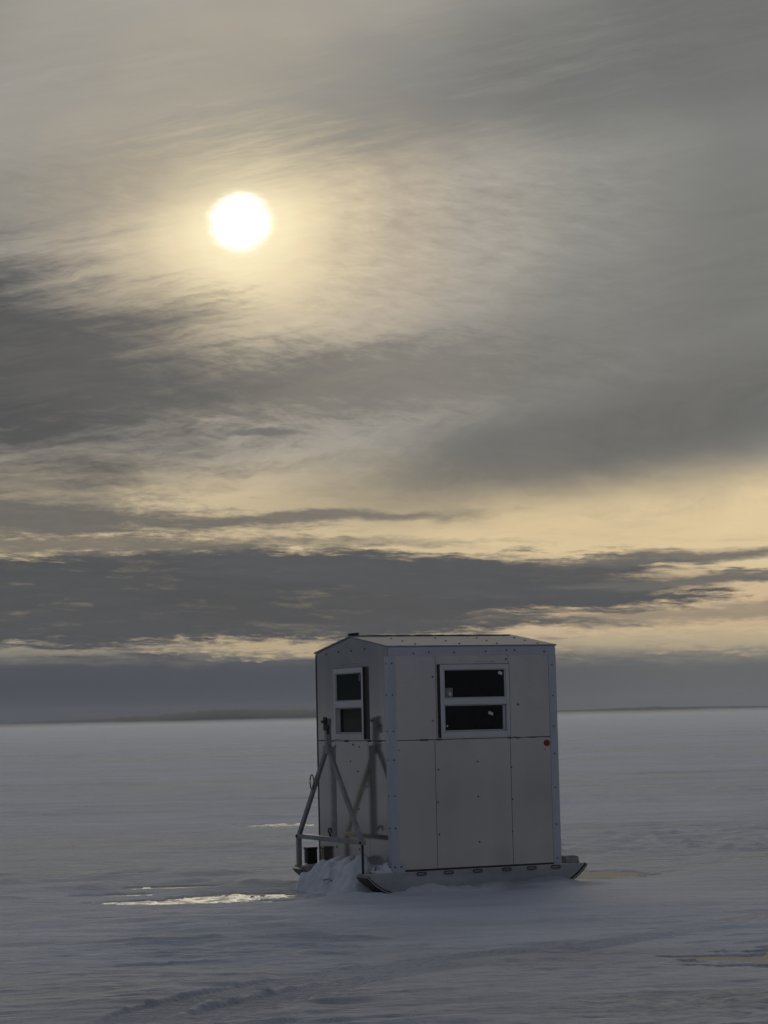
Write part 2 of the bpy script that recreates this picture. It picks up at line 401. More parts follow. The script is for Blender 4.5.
# tow frame folded up against the gabled end
FX = -hw - 0.243; yl = 0.757
tow = empty('tow_frame', (0, 0, 0)); tow.parent = hut
tow['label'] = 'dark steel A-shaped tow frame folded up against the gabled wall'
HX = Vector((1, 0, 0))
def tbar(name, segs, w, t, m=M_STEEL, bev=.004):
    bm = bmesh.new()
    for a, b in segs: bar(bm, a, b, w, t, HX)
    return link(name, bm, m, tow, bev)
zc = .257 + Z0; za = 1.05 + Z0; zt2 = 1.345 + Z0
tbar('brace', [((FX, 0.014, za + .03), (FX, yl - .012, zc + .01))], .050, .030)
tbar('brace', [((FX - .001, -.014, za + .03), (FX - .001, -yl + .012, zc + .01))], .050, .030)
tbar('upright', [((FX + .045, 0, zc + .01), (FX + .045, 0, za + .04))], .052, .05, M_UP)
tbar('crossbar', [((FX + .003, -yl - .028, zc), (FX + .003, yl + .028, zc))], .042, .042)
tbar('leg', [((FX, yl, zc - .0215), (FX, yl, Z0 - .025))], .052, .04)
tbar('leg', [((FX, -yl, zc - .0215), (FX, -yl, Z0 - .02))], .016, .02, M_SCREW)  # darker material puts the shade of its back side into the colour
bm = bmesh.new()
bar(bm, (FX + .006, 0, za - .03), (FX + .006, 0, zt2), .050, .05, HX)
link('post', bm, M_STEEL, tow, .005)
bm = bmesh.new()
bar(bm, (FX - .022, -.005, zt2 - .11), (FX - .022, -.005, zt2 + .012), .062, .016, HX)
bar(bm, (FX - .020, -.06, zt2 - .145), (FX - .020, -.06, zt2 - .06), .026, .02, HX)
bar(bm, (FX - .020, .0, zt2 - .07), (FX - .020, -.085, zt2 - .085), .02, .018, HX)
tube(bm, [(FX - .05, .025, zt2 - .03), (FX + .05, .025, zt2 - .03)], .012)
link('coupler', bm, M_BLACK, tow, .003)
bm = bmesh.new(); bar(bm, (FX - .020, 0, za + .055), (FX - .020, 0, za - .02), .105, .008, HX); link('gusset_plate', bm, M_STEEL, tow, .002)
bm = bmesh.new(); tube(bm, [(FX - .03, .325 + .046 * math.cos(a), .765 + Z0 + .068 * math.sin(a)) for a in [2 * math.pi * k / 20 for k in range(20)]], .006, 6, True); link('wire_loop', bm, M_WIRE, tow, 0, True)
bm = bmesh.new(); tube(bm, [(FX + .02, .02, zc + .022), (FX + .0, .02, zc + .07), (FX - .01, -.02, zc + .10), (FX - .01, -.065, zc + .095), (FX - .01, -.075, zc + .06)], .009, 6); link('hook', bm, M_RUST, tow, 0, True)
for yb in (-yl, yl):
    bm = bmesh.new(); disc(bm, (FX - .018, yb, zc - .002), (-1, 0, 0), .014, .012, 6); link('bolt', bm, M_SCREW, tow)

# loose things
def world(p): return HUT + U3 * p[0] + V3 * p[1] + Vector((0, 0, p[2]))
bx = empty('storage_box', world((-.915, .862, Z0 - .010)), HUT_YAW)
tag(bx, 'small black box sitting on the far skid behind the tow frame', 'box')
bm = bmesh.new(); box(bm, -.05, .05, -.046, .046, 0.001, .125); link('case', bm, M_BLACK, bx, .008)
bm = bmesh.new(); box(bm, -.054, .054, -.050, .050, .1255, .155); link('lid', bm, M_BLACK, bx, .008)

bm = bmesh.new()
pr = [(-.07, 0), (.075, 0), (.066, .052), (.03, .068), (-.07, .064)]
prism(bm, pr, -.05, .05)
bmesh.ops.subdivide_edges(bm, edges=bm.edges[:], cuts=3, use_grid_fill=True)
for v in bm.verts:
    if v.co.z > .004: v.co += Vector((mnoise.noise(v.co * 22), mnoise.noise(v.co * 25 + Vector((5, 0, 0))), mnoise.noise(v.co * 20 + Vector((0, 7, 0))))) * .006
blk = link('wood_block', bm, mat('grey_block', (.30, .28, .28), .8, vary=.25, scale=(18, 18, 18), bump=.3), None, .004)
blk.location = world((.955, -hd + .06, Z0 - .0085)); blk.rotation_euler = (0, 0, HUT_YAW)
tag(blk, 'grey weathered block resting on the upturned rear end of the near skid', 'block')

bm = bmesh.new()
bmesh.ops.create_uvsphere(bm, u_segments=28, v_segments=16, radius=1)
for v in bm.verts:
    v.co.z = max(v.co.z, -.55); n = mnoise.noise(v.co * 2.2) * .12
    v.co = Vector((v.co.x * .15 * (1 + n), v.co.y * .20 * (1 + n), (v.co.z + .55) * .092 * (1 + n * .6)))
bg = empty('cloth_bag', world((-hw + .22, -.03, 1.4205 + Z0)), HUT_YAW)
tag(bg, 'dark rounded bag seen through the upper glass of the gabled wall', 'bag')
link('body', bm, M_BAG, bg, 0, True)
bm = bmesh.new(); tube(bm, [(0, .10 * math.cos(a), .120 + .05 * math.sin(a)) for a in [math.pi * k / 10 for k in range(11)]], .008, 6); link('handle', bm, M_BAG, bg, 0, True)

# ------------------------------------------------------------------ snow: height field
def hashn(ix, iy, seed):
    h = (ix.astype(np.int64) * 374761393 + iy.astype(np.int64) * 668265263 + seed * 974634777) & 0xffffffff
    h = ((h ^ (h >> 13)) * 1274126177) & 0xffffffff
    h = (h ^ (h >> 16)) & 0xffffffff
    return h / 4294967295.0
def vnoise(x, y, seed):
    ix, iy = np.floor(x), np.floor(y); fx, fy = x - ix, y - iy
    fx = fx * fx * fx * (fx * (fx * 6 - 15) + 10); fy = fy * fy * fy * (fy * (fy * 6 - 15) + 10)
    a, b, c, d = hashn(ix, iy, seed), hashn(ix + 1, iy, seed), hashn(ix, iy + 1, seed), hashn(ix + 1, iy + 1, seed)
    return (a + (b - a) * fx + (c - a) * fy + (a - b - c + d) * fx * fy) * 2 - 1
def fbm(x, y, seed, oct=4, gain=.5):
    s, a, t = 0, 1, 0
    for k in range(oct):
        s = s + a * vnoise(x * 2 ** k + 17.3 * k, y * 2 ** k - 9.1 * k, seed + k); t += a; a *= gain
    return s / t
def sstep(a, b, x):
    t = np.clip((x - a) / (b - a), 0, 1); return t * t * (3 - 2 * t)
def gray_wind(x, y, ang):
    c, s = math.cos(ang), math.sin(ang); return x * c + y * s, -x * s + y * c

PATCH = [(-1.62, 20.14, .92, .50, .26), (-2.10, 21.75, .42, .16, .1), (1.98, 22.25, .46, .75, .35), (2.75, 14.32, 1.0, .58, -.15),
         (-1.60, 34.2, .62, .60, .1), (-2.6, 20.9, .55, .10, .2)]
def polyline_dist(x, y, pts):
    best = np.full(x.shape, 1e9); along = np.zeros(x.shape); acc = 0.0; hh = np.zeros(x.shape); sgn = np.zeros(x.shape)
    for (a, b) in zip(pts[:-1], pts[1:]):
        dx, dy = b[0] - a[0], b[1] - a[1]; L2 = dx * dx + dy * dy; L = math.sqrt(L2)
        t = np.clip(((x - a[0]) * dx + (y - a[1]) * dy) / L2, 0, 1)
        d = np.hypot(x - (a[0] + t * dx), y - (a[1] + t * dy)); m = d < best
        best = np.where(m, d, best); along = np.where(m, acc + t * L, along)
        if len(a) > 2: hh = np.where(m, a[2] + (b[2] - a[2]) * t, hh)
        cr = dx * (y - a[1]) - dy * (x - a[0]); sgn = np.where(m, np.sign(cr), sgn); acc += L
    return best, along, hh, sgn

RIDGE = [(-.6, 19.9, .0), (-.1, 19.62, .004), (.5, 19.75, .008), (.94, 19.95, .014), (1.5, 20.35, .020), (1.95, 21.0, .020), (2.4, 21.5, .028), (3.64, 22.3, .040), (8, 24, .02)]
TRACKS = [[(-1.75, 11.2), (-1.38, 12.01), (-1.08, 12.7), (-.67, 13.45), (-.27, 14.0), (.23, 14.6), (.83, 15.2), (1.3, 15.75)], [(-1.35, 11.2), (-1.01, 11.95), (-.68, 12.6), (-.37, 13.2), (.03, 13.9), (.45, 14.35)], [(1.1, 15.1), (1.45, 15.53), (1.86, 16.08), (2.28, 16.65), (2.8, 17.35)]]

def crust_mask(x, y):
    c = np.exp(-(((x - 1.65) / .75) ** 2 + ((y - 12.05) / .6) ** 2)) + .7 * np.exp(-(((x - 1.1) / .8) ** 2 + ((y - 14.3) / .9) ** 2)) + 1.1 * np.exp(-(((x + 1.5) / 1.5) ** 2 + ((y - 20.4 - .25 * (x + 1.5)) / .9) ** 2))
    dR, alR, hhR, sgR = polyline_dist(x, y, RIDGE)
    lx = (x - HUT.x) * U3.x + (y - HUT.y) * U3.y; ly = (x - HUT.x) * V3.x + (y - HUT.y) * V3.y
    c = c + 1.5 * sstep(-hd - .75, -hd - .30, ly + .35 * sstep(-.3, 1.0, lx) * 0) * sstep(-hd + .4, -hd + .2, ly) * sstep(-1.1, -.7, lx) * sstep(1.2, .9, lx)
    a, b = gray_wind(x, y, .22)
    n = fbm(a / .8, b / .45, 301, 4, .6)
    tr = 0
    for k, t in enumerate(TRACKS):
        d, al, _, sg = polyline_dist(x, y, t); tr = tr + .25 * sstep(.20, .12, d)
    return np.clip(np.clip(c, 0, 1) * sstep(-.35, .35, n + .15) + tr, 0, 1)

def snow_height(x, y):
    r = np.hypot(x, y)
    near = 1 / (1 + (r / 60) ** 2)
    a, b = gray_wind(x, y, 0.22)
    wob = fbm(x * .35, y * .35, 3, 3) * 1.2
    h = .072 + .030 * fbm(a / 5.5, b / 2.2 + wob * .4, 21, 3) * (0.35 + .65 * near)
    sas = fbm(a / 1.4, (b + wob * .25) / .42, 40, 4, .55)
    mask = sstep(-.15, .45, fbm(x * .28 + 7, y * .22, 55, 3))
    left = sstep(.5, -1.2, x) * sstep(24, 20, y)
    dR, alR, hhR, sgR = polyline_dist(x, y, RIDGE)
    calm = 1 - .85 * np.where(sgR < 0, np.exp(-(dR / 3.4) ** 2), np.exp(-(dR / .15) ** 2)) * sstep(-.3, .8, x)
    sas = sas * calm * (1 - .45 * sstep(18.5, 16.5, y))
    h = h + .0035 * fbm(a / 1.1, (b + wob * .2) / .085, 260, 3, .6) * sstep(45, 22, r)
    h = h + sas * (.016 + .028 * mask + .014 * left) + (.010 + .012 * mask) * fbm(a / .42, b / .16, 230, 3, .6) * sstep(60, 25, r) * calm
    # wind ridges: sharp crests
    rd = 1 - np.abs(fbm(a / 2.1, (b + wob * .3) / .33, 63, 3)) * 2.2
    h = h + .030 * calm * np.clip(rd, 0, 1) ** 2 * (.25 + .75 * mask)
    # crusty areas (foreground right and by the hut)
    c1 = np.exp(-(((x - 1.65) / .75) ** 2 + ((y - 12.05) / .6) ** 2)) + .8 * np.exp(-(((x - 1.1) / .8) ** 2 + ((y - 14.3) / .9) ** 2)) + 1.1 * np.exp(-(((x + 1.5) / 1.5) ** 2 + ((y - 20.4) / 1.0) ** 2)) + .9 * np.exp(-(((x - .6) / .9) ** 2 + ((y - 20.25) / .30) ** 2))
    h = h + c1 * (.042 * fbm(x / .26, y / .55, 80, 4, .62))
    # long drift rising in front of the hut, steep on the hut side
    d, al, hh, sg = polyline_dist(x, y, RIDGE)
    prof = np.where(sg < 0, np.exp(-(d / 2.2) ** 2), np.exp(-(d / .20) ** 2))
    h = h * (1 - .55 * prof * (hh > .01)) + 1.25 * hh * prof + .04 * prof * (hh > .01)
    # ragged snow caught along the foot of the near skid
    lx = (x - HUT.x) * U3.x + (y - HUT.y) * U3.y; ly = (x - HUT.x) * V3.x + (y - HUT.y) * V3.y
    band = np.where(ly > -hd - .06, 1, np.exp(-((ly + hd + .06) / .30) ** 2)) * sstep(-hd + .35, -hd + .1, ly) * sstep(-.90, -.45, lx) * sstep(1.0, .75, lx)
    h = h + band * (.050 + .020 * fbm(lx / .13, ly / .07, 210, 5, .62) + .012 * sstep(-.2, .9, lx))
    # snowmobile tracks with lug marks
    for k, tr in enumerate(TRACKS):
        d, al, _, sg = polyline_dist(x, y, tr)
        fade = .75 + .35 * fbm(al * 1.1, al * 0 + k, 90 + k, 2)
        belt = sstep(.18, .13, d); h = h * (1 - .8 * belt) + .8 * .069 * belt
        lug = np.sin(al * 2 * math.pi / .064 + 2.2 * np.abs(d) / .15 + .35 * fbm(x * 2, y * 2, 96, 2))
        edge = np.exp(-((d - .19) / .04) ** 2)
        amp = (.85, .85, .9)[k]
        h = h + amp * fade * (belt * (-.004 + .0075 * lug) + .006 * edge * fbm(al * 9, al * 0 + 4, 97, 3))
    # footprints
    for (fx, fy) in ((-.45, 16.3), (-.38, 16.55), (-.15, 15.65), (-.10, 15.95), (.30, 15.3), (-.62, 17.1)):
        h = h - .03 * np.exp(-(((x - fx) / .13) ** 2 + ((y - fy) / .10) ** 2))
    # flatten near the horizon
    h = np.maximum(h, .060)
    # hollows where the wind has laid the ice bare
    for i, (px, py, rx, ry, an) in enumerate(PATCH):
        aa, bb = gray_wind(x - px, y - py, an)
        m = sstep(1.9, .9, np.sqrt((aa / rx) ** 2 + (bb / (ry + .25)) ** 2))
        h = h * (1 - m) + (.057 + .30 * (h - .070)) * m
    for i, (px, py, rx, ry, an) in enumerate(PATCH):
        aa, bb = gray_wind(x - px, y - py, an)
        q = np.sqrt((aa / rx) ** 2 + (bb / ry) ** 2)
        nz = fbm(aa / .34, bb / .16, 120 + i, 5, .68)
        m = sstep(.0, .4, .98 - q + .95 * nz)
        h = h - .060 * m * (q < 2.2)
    return np.maximum(h, .02)

def grid_mesh(name, X, Y, Z, m, smooth=True):
    nr, nc = X.shape
    me = bpy.data.meshes.new(name); nv = nr * nc
    co = np.stack([X, Y, Z], -1).reshape(-1, 3).astype(np.float32)
    idx = np.arange(nv).reshape(nr, nc)
    f = np.stack([idx[:-1, :-1], idx[:-1, 1:], idx[1:, 1:], idx[1:, :-1]], -1).reshape(-1, 4)
    me.vertices.add(nv); me.vertices.foreach_set('co', co.ravel())
    me.loops.add(f.size); me.loops.foreach_set('vertex_index', f.ravel().astype(np.int32))
    me.polygons.add(len(f)); me.polygons.foreach_set('loop_start', np.arange(0, f.size, 4, dtype=np.int32))
    me.polygons.foreach_set('use_smooth', np.ones(len(f), dtype=bool) if smooth else np.zeros(len(f), dtype=bool))
    me.materials.append(m); me.update(calc_edges=True); me.validate()
    o = bpy.data.objects.new(name, me); COL.objects.link(o)
    return o

def snow_mat():
    m = bpy.data.materials.new('wind_packed_snow'); m.use_nodes = True
    nt = m.node_tree; b = nt.nodes['Principled BSDF']; L = nt.links.new
    tc = nt.nodes.new('ShaderNodeTexCoord')
    def nz(scale, det, seed, rough=.55):
        mp = nt.nodes.new('ShaderNodeMapping'); mp.inputs['Scale'].default_value = scale; mp.inputs['Rotation'].default_value = (0, 0, -.22); mp.inputs['Location'].default_value = (seed, seed * 1.7, 0)
        L(tc.outputs['Object'], mp.inputs['Vector'])
        n = nt.nodes.new('ShaderNodeTexNoise'); n.inputs['Scale'].default_value = 1; n.inputs['Detail'].default_value = det; n.inputs['Roughness'].default_value = rough
        L(mp.outputs['Vector'], n.inputs['Vector']); return n.outputs['Fac']
    def rng_(s, a, bb, c, d):
        r = nt.nodes.new('ShaderNodeMapRange'); r.inputs['From Min'].default_value = a; r.inputs['From Max'].default_value = bb; r.inputs['To Min'].default_value = c; r.inputs['To Max'].default_value = d; r.interpolation_type = 'SMOOTHSTEP'; L(s, r.inputs['Value']); return r.outputs[0]
    big = rng_(nz((.035, .10, 1), 5, 3.0), .42, .66, 0, 1)        # old grey crust between fresh drifts, far field
    mid = rng_(nz((.30, .75, 1), 6, 9.0, .6), .45, .72, 0, 1)
    mx = nt.nodes.new('ShaderNodeMix'); mx.data_type = 'RGBA'; mx.inputs[6].default_value = (.83, .87, .935, 1); mx.inputs[7].default_value = (.55, .57, .61, 1)
    ad = nt.nodes.new('ShaderNodeMath'); ad.operation = 'MULTIPLY_ADD'; ad.inputs[1].default_value = .45; L(mid, ad.inputs[0])
    m2 = nt.nodes.new('ShaderNodeMath'); m2.operation = 'MULTIPLY'; m2.inputs[1].default_value = .75; L(big, m2.inputs[0]); L(m2.outputs[0], ad.inputs[2]); ad.use_clamp = True
    strk = rng_(nz((.10, .60, 1), 6, 14.0, .62), .50, .70, 0, .55)
    a2 = nt.nodes.new('ShaderNodeMath'); a2.operation = 'ADD'; a2.use_clamp = True; L(ad.outputs[0], a2.inputs[0]); L(strk, a2.inputs[1])
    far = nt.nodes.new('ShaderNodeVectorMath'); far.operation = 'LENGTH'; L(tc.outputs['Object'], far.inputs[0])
    ff = rng_(far.outputs['Value'], 60, 350, 1, .25)  # snow kept whiter far off, low mist put into its colour
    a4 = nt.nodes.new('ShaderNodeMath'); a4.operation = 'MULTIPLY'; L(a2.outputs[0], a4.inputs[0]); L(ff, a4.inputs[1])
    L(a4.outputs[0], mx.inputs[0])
    atn = nt.nodes.new('ShaderNodeAttribute'); atn.attribute_name = 'crust'
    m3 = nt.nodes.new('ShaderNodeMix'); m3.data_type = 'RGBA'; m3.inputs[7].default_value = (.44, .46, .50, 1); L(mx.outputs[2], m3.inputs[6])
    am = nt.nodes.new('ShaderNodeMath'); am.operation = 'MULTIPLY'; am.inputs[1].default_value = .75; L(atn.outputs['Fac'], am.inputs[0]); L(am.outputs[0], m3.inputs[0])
    L(m3.outputs[2], b.inputs['Base Color'])
    L(rng_(ad.outputs[0], 0, 1, .75, .6), b.inputs['Roughness'])
    b.inputs['Specular IOR Level'].default_value = .07
    fine = nz((9, 22, 30), 6, 1.0, .65); micro = nz((120, 120, 120), 3, 4.0)
    s = nt.nodes.new('ShaderNodeMath'); s.operation = 'MULTIPLY_ADD'; s.inputs[1].default_value = .35; L(micro, s.inputs[0]); L(fine, s.inputs[2])
    bp = nt.nodes.new('ShaderNodeBump'); bp.inputs['Strength'].default_value = 1.0; bp.inputs['Distance'].default_value = .036; L(s.outputs[0], bp.inputs['Height'])
    wv = nz((1.3, 5.0, 4), 5, 6.0, .6)
    b2 = nt.nodes.new('ShaderNodeBump'); b2.inputs['Strength'].default_value = .9; b2.inputs['Distance'].default_value = .06; L(wv, b2.inputs['Height']); L(bp.outputs['Normal'], b2.inputs['Normal'])
    L(b2.outputs['Normal'], b.inputs['Normal'])
    return m
M_SNOW = snow_mat()

# one sheet from under the camera to beyond the far shore, finest where it is seen
R_MAX = 4200.0
rr = [0.6]
while rr[-1] < R_MAX:
    r = rr[-1]
    step = .5 if r < 9.5 else (.015 if 11.3 < r < 16.2 else max(.026, r * r / 5200) if r < 70 else r * .016 * (r / 70) ** .35)
    rr.append(r + step)
rr = np.array(rr)
fine = np.radians(np.linspace(-11.5, 11.5, 800))
rest = np.radians(np.concatenate([np.linspace(11.5, 30, 60)[1:], np.linspace(30, 330, 150)[1:-1], np.linspace(330, 348.5, 60)[:-1]]))
th = np.concatenate([fine, rest, [fine[0] + 2 * math.pi]])
TH_, RR_ = np.meshgrid(th, rr)
GX, GY = RR_ * np.sin(TH_), RR_ * np.cos(TH_)
GZ = snow_height(GX, GY)
GZ[:, -1] = GZ[:, 0]
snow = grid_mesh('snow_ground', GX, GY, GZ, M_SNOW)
at = snow.data.attributes.new('crust', 'FLOAT', 'POINT'); at.data.foreach_set('value', crust_mask(GX, GY).ravel().astype(np.float32)); tag(snow, kind='structure')
print('snow verts', GX.size)

# the lake ice itself, showing in the hollows
def ice_mat():
    m = bpy.data.materials.new('lake_ice'); m.use_nodes = True
    nt = m.node_tree; b = nt.nodes['Principled BSDF']; L = nt.links.new; b.inputs['IOR'].default_value = 1.31
    tc = nt.nodes.new('ShaderNodeTexCoord')
    def nz(scale, det, rough):
        mp = nt.nodes.new('ShaderNodeMapping'); mp.inputs['Scale'].default_value = scale; L(tc.outputs['Object'], mp.inputs['Vector'])
        n = nt.nodes.new('ShaderNodeTexNoise'); n.inputs['Scale'].default_value = 1; n.inputs['Detail'].default_value = det; n.inputs['Roughness'].default_value = rough; L(mp.outputs['Vector'], n.inputs['Vector']); return n.outputs['Fac']
    f = nt.nodes.new('ShaderNodeAttribute'); f.attribute_name = 'frost'
    n1 = nz((7, 4.5, 1), 7, .7)
    ad = nt.nodes.new('ShaderNodeMath'); ad.operation = 'MULTIPLY_ADD'; ad.inputs[1].default_value = 1.9; L(n1, ad.inputs[0]); L(f.outputs['Fac'], ad.inputs[2])
    mr = nt.nodes.new('ShaderNodeMapRange'); mr.inputs['From Min'].default_value = .75; mr.inputs['From Max'].default_value = 1.25; L(ad.outputs[0], mr.inputs['Value'])
    mx = nt.nodes.new('ShaderNodeMix'); mx.data_type = 'RGBA'; mx.inputs[6].default_value = (.40, .37, .29, 1); mx.inputs[7].default_value = (.54, .48, .38, 1); L(mr.outputs[0], mx.inputs[0]); L(mx.outputs[2], b.inputs['Base Color'])
    rr = nt.nodes.new('ShaderNodeMapRange'); rr.inputs['To Min'].default_value = .25; rr.inputs['To Max'].default_value = .85; L(mr.outputs[0], rr.inputs['Value']); L(rr.outputs[0], b.inputs['Roughness'])
    bp = nt.nodes.new('ShaderNodeBump'); bp.inputs['Strength'].default_value = .5; bp.inputs['Distance'].default_value = .02; L(nz((7, 12, 1), 6, .6), bp.inputs['Height']); L(bp.outputs['Normal'], b.inputs['Normal'])
    return m
ix, iy = np.meshgrid(np.linspace(-60, 60, 241), np.linspace(4, 110, 107))
ice = grid_mesh('lake_ice', ix, iy, ix * 0 + .046, ice_mat()); tag(ice, kind='structure')
at = ice.data.attributes.new('frost', 'FLOAT', 'POINT'); at.data.foreach_set('value', (sstep(.2, 1.2, ix) * .8 + .14 * sstep(26, 30, iy) - .10).ravel().astype(np.float32))

# snow heaped against the gabled end, between the skids, and lumps caught on the near skid
M_HEAP = mat('heaped_snow', (.72, .74, .79), .6, vary=.10, bump=.25, bump_scale=26, spec=.1)
def heap(name, x0, x1, y0, y1, nx, ny, fn, label):
    X, Y = np.meshgrid(np.linspace(x0, x1, nx), np.linspace(y0, y1, ny))
    Z = fn(X, Y)
    cx, cy = (x0 + x1) / 2, (y0 + y1) / 2
    o = grid_mesh(name, X - cx, Y - cy, Z, M_HEAP)
    o.data.calc_loop_triangles()
    nrms = [v.normal.copy() for v in o.data.vertices]
    for v, nv in zip(o.data.vertices, nrms):                        # broken clods
        c = v.co; k = max(0.0, min(1.0, (c.z + .02) / .10))
        d1 = mnoise.noise(c * 6.5) * .030 + mnoise.noise(c * 14 + Vector((3, 1, 7))) * .013 + mnoise.noise(c * 30) * .006 + mnoise.noise(c * 60) * .0025
        v.co = c + nv * d1 * k
    o.data.update()
    s = o.modifiers.new('solid', 'SOLIDIFY'); s.thickness = .04; s.offset = -1
    p = world((cx, cy, 0)); o.location = p; o.rotation_euler = (0, 0, HUT_YAW)
    tag(o, label, 'snow pile', 'snow piled about the hut'); return o
def heap_front(X, Y):
    t = (X + hw + .02)                                # 0 at wall, negative outwards
    out = np.clip(-t / .54, 0, 1)
    crest = .25 + .06 * np.exp(-((Y - .05) / .42) ** 2) + .07 * fbm(Y * 5, X * 5, 9, 3) + .05 * fbm(Y * 3, X * 2, 7, 2)
    side = sstep(.54, .30, Y) * sstep(-.72, -.52, Y)
    lump = .055 * fbm(X * 7, Y * 4.5, 31, 3, .5) + .03 * np.clip(fbm(X * 9, Y * 9, 47, 2), 0, 1)
    fall = sstep(1.0, .30, out + .22 * fbm(X * 7, Y * 7, 12, 3))
    z = crest * fall * side + lump * (1 - out) ** .4 * side
    return z - .04 + (-.06) * (1 - side) - .05 * sstep(.85, 1, out)
heap('snow_pile', -hw - .54, -hw - .004, -.72, .74, 140, 260, heap_front, 'lumpy snow heaped against the gabled wall under the tow frame')
def heap_skid(X, Y):
    t = (X + hw) ; e = sstep(0, .10, X - (-1.05)) * sstep(0, .05, (-.70) - X)
    w = np.sin(np.clip((Y + hd + .02) / .17, 0, 1) * math.pi) ** .5
    return Z0 - .030 + (.045 + .05 * sstep(-1.1, -.80, X)) * e * w + .055 * fbm(X * 17, Y * 17, 61, 4, .65) * e * w - .012
heap('snow_pile', -1.06, -hw - .012, -hd - .015, -hd + .15, 60, 40, heap_skid, 'small ridge of snow lying on the front of the near skid')

# ------------------------------------------------------------------ far shore
def shore():
    azs = np.radians(np.linspace(-75, 75, 1500)); mr = azs * 1000
    kx = [-1400, -400, -171, -127, -97, -76, -57, -35, 0, 75, 110, 167, 400, 1400]; kh = [9, 7, 4.5, 7, 9, 13.5, 12, 10.5, 8, 4.6, 6.0, 4.2, 5, 8]
    base = np.interp(mr, kx, kh)
    dist = np.interp(mr, [-1400, -200, 0, 200, 1400], [2500, 2550, 3000, 3500, 3500])
    top = base * dist / 3000 * 1.5
    tree = 1 + .12 * fbm(mr * .55, mr * 0, 5, 4, .6) + .12 * fbm(mr * 2.2, mr * 0 + 3, 15, 3, .7)
    rows = []
    prof = [(0, -.6), (8, .10), (30, .45), (90, .85), (160, 1.0), (260, .9), (420, .5), (600, -.2)]
    X, Y, Z = [], [], []
    for dd, q in prof:
        X.append((dist + dd) * np.sin(azs)); Y.append((dist + dd) * np.cos(azs)); Z.append(top * q * (tree if q > 0.2 else 1))
    m = mat('wooded_shore', (.028, .033, .042), .9, vary=.3, scale=(.02, .02, .05), dirt=.3, dirt_col=(.2, .2, .22))
    nt = m.node_tree; b = nt.nodes['Principled BSDF']; old = b.inputs['Base Color'].links[0].from_socket
    g = nt.nodes.new('ShaderNodeNewGeometry'); sx = nt.nodes.new('ShaderNodeSeparateXYZ'); nt.links.new(g.outputs['Position'], sx.inputs[0])
    n = nt.nodes.new('ShaderNodeTexNoise'); n.inputs['Scale'].default_value = .012; n.inputs['Detail'].default_value = 6; nt.links.new(g.outputs['Position'], n.inputs['Vector'])
    ma = nt.nodes.new('ShaderNodeMath'); ma.operation = 'MULTIPLY_ADD'; ma.inputs[1].default_value = -9.0; nt.links.new(n.outputs['Fac'], ma.inputs[0]); nt.links.new(sx.outputs[2], ma.inputs[2])
    mr = nt.nodes.new('ShaderNodeMapRange'); mr.inputs['From Min'].default_value = -4.5; mr.inputs['From Max'].default_value = 1.2; mr.inputs['To Min'].default_value = .95; mr.inputs['To Max'].default_value = 0; nt.links.new(ma.outputs[0], mr.inputs['Value'])  # snow-pale feet on the hills, painted in as a mist-like fade
    mx = nt.nodes.new('ShaderNodeMix'); mx.data_type = 'RGBA'; mx.inputs[7].default_value = (.8, .8, .82, 1); nt.links.new(mr.outputs[0], mx.inputs[0]); nt.links.new(old, mx.inputs[6]); nt.links.new(mx.outputs[2], b.inputs['Base Color'])
    o = grid_mesh('hills', np.array(X), np.array(Y), np.array(Z), m); tag(o, kind='structure')
shore()

# ------------------------------------------------------------------ air: blown snow thinning the far things
def haze(density):
    bm = bmesh.new(); box(bm, -4300, 4300, -4300, 4300, -1.2, 32)
    m = bpy.data.materials.new('haze_air'); m.use_nodes = True; nt = m.node_tree; nt.nodes.clear()
    o = nt.nodes.new('ShaderNodeOutputMaterial'); v = nt.nodes.new('ShaderNodeVolumePrincipled')
    v.inputs['Color'].default_value = (.90, .90, .90, 1); v.inputs['Density'].default_value = density; v.inputs['Anisotropy'].default_value = .0
    nt.links.new(v.outputs[0], o.inputs['Volume'])
    h = link('haze', bm, m); tag(h, kind='stuff'); return h
haze(.00015)
def ground_drift():
    prof = [(380, -1.0), (2440, -1.0), (2440, 4.6), (2200, 3.5), (1950, 2.6), (1700, 1.9), (1400, 1.2), (1050, .70), (700, .35), (380, .16)]
    bm = bmesh.new(); n = 72; rings = []
    for k in range(n):
        a = 2 * math.pi * k / n
        rings.append([bm.verts.new((r * math.sin(a), r * math.cos(a), z)) for r, z in prof])
    for k in range(n):
        A, B = rings[k], rings[(k + 1) % n]
        for i in range(len(prof)):
            j = (i + 1) % len(prof); bm.faces.new((A[i], A[j], B[j], B[i]))
    bmesh.ops.recalc_face_normals(bm, faces=bm.faces[:])
    m = bpy.data.materials.new('drifting_snow_air'); m.use_nodes = True; nt = m.node_tree; nt.nodes.clear()
    o = nt.nodes.new('ShaderNodeOutputMaterial'); v = nt.nodes.new('ShaderNodeVolumePrincipled')
    v.inputs['Color'].default_value = (.97, .97, .97, 1); v.inputs['Density'].default_value = .0012; v.inputs['Anisotropy'].default_value = .35
    nt.links.new(v.outputs[0], o.inputs['Volume'])
    tag(link('haze', bm, m), kind='stuff')
ground_drift()

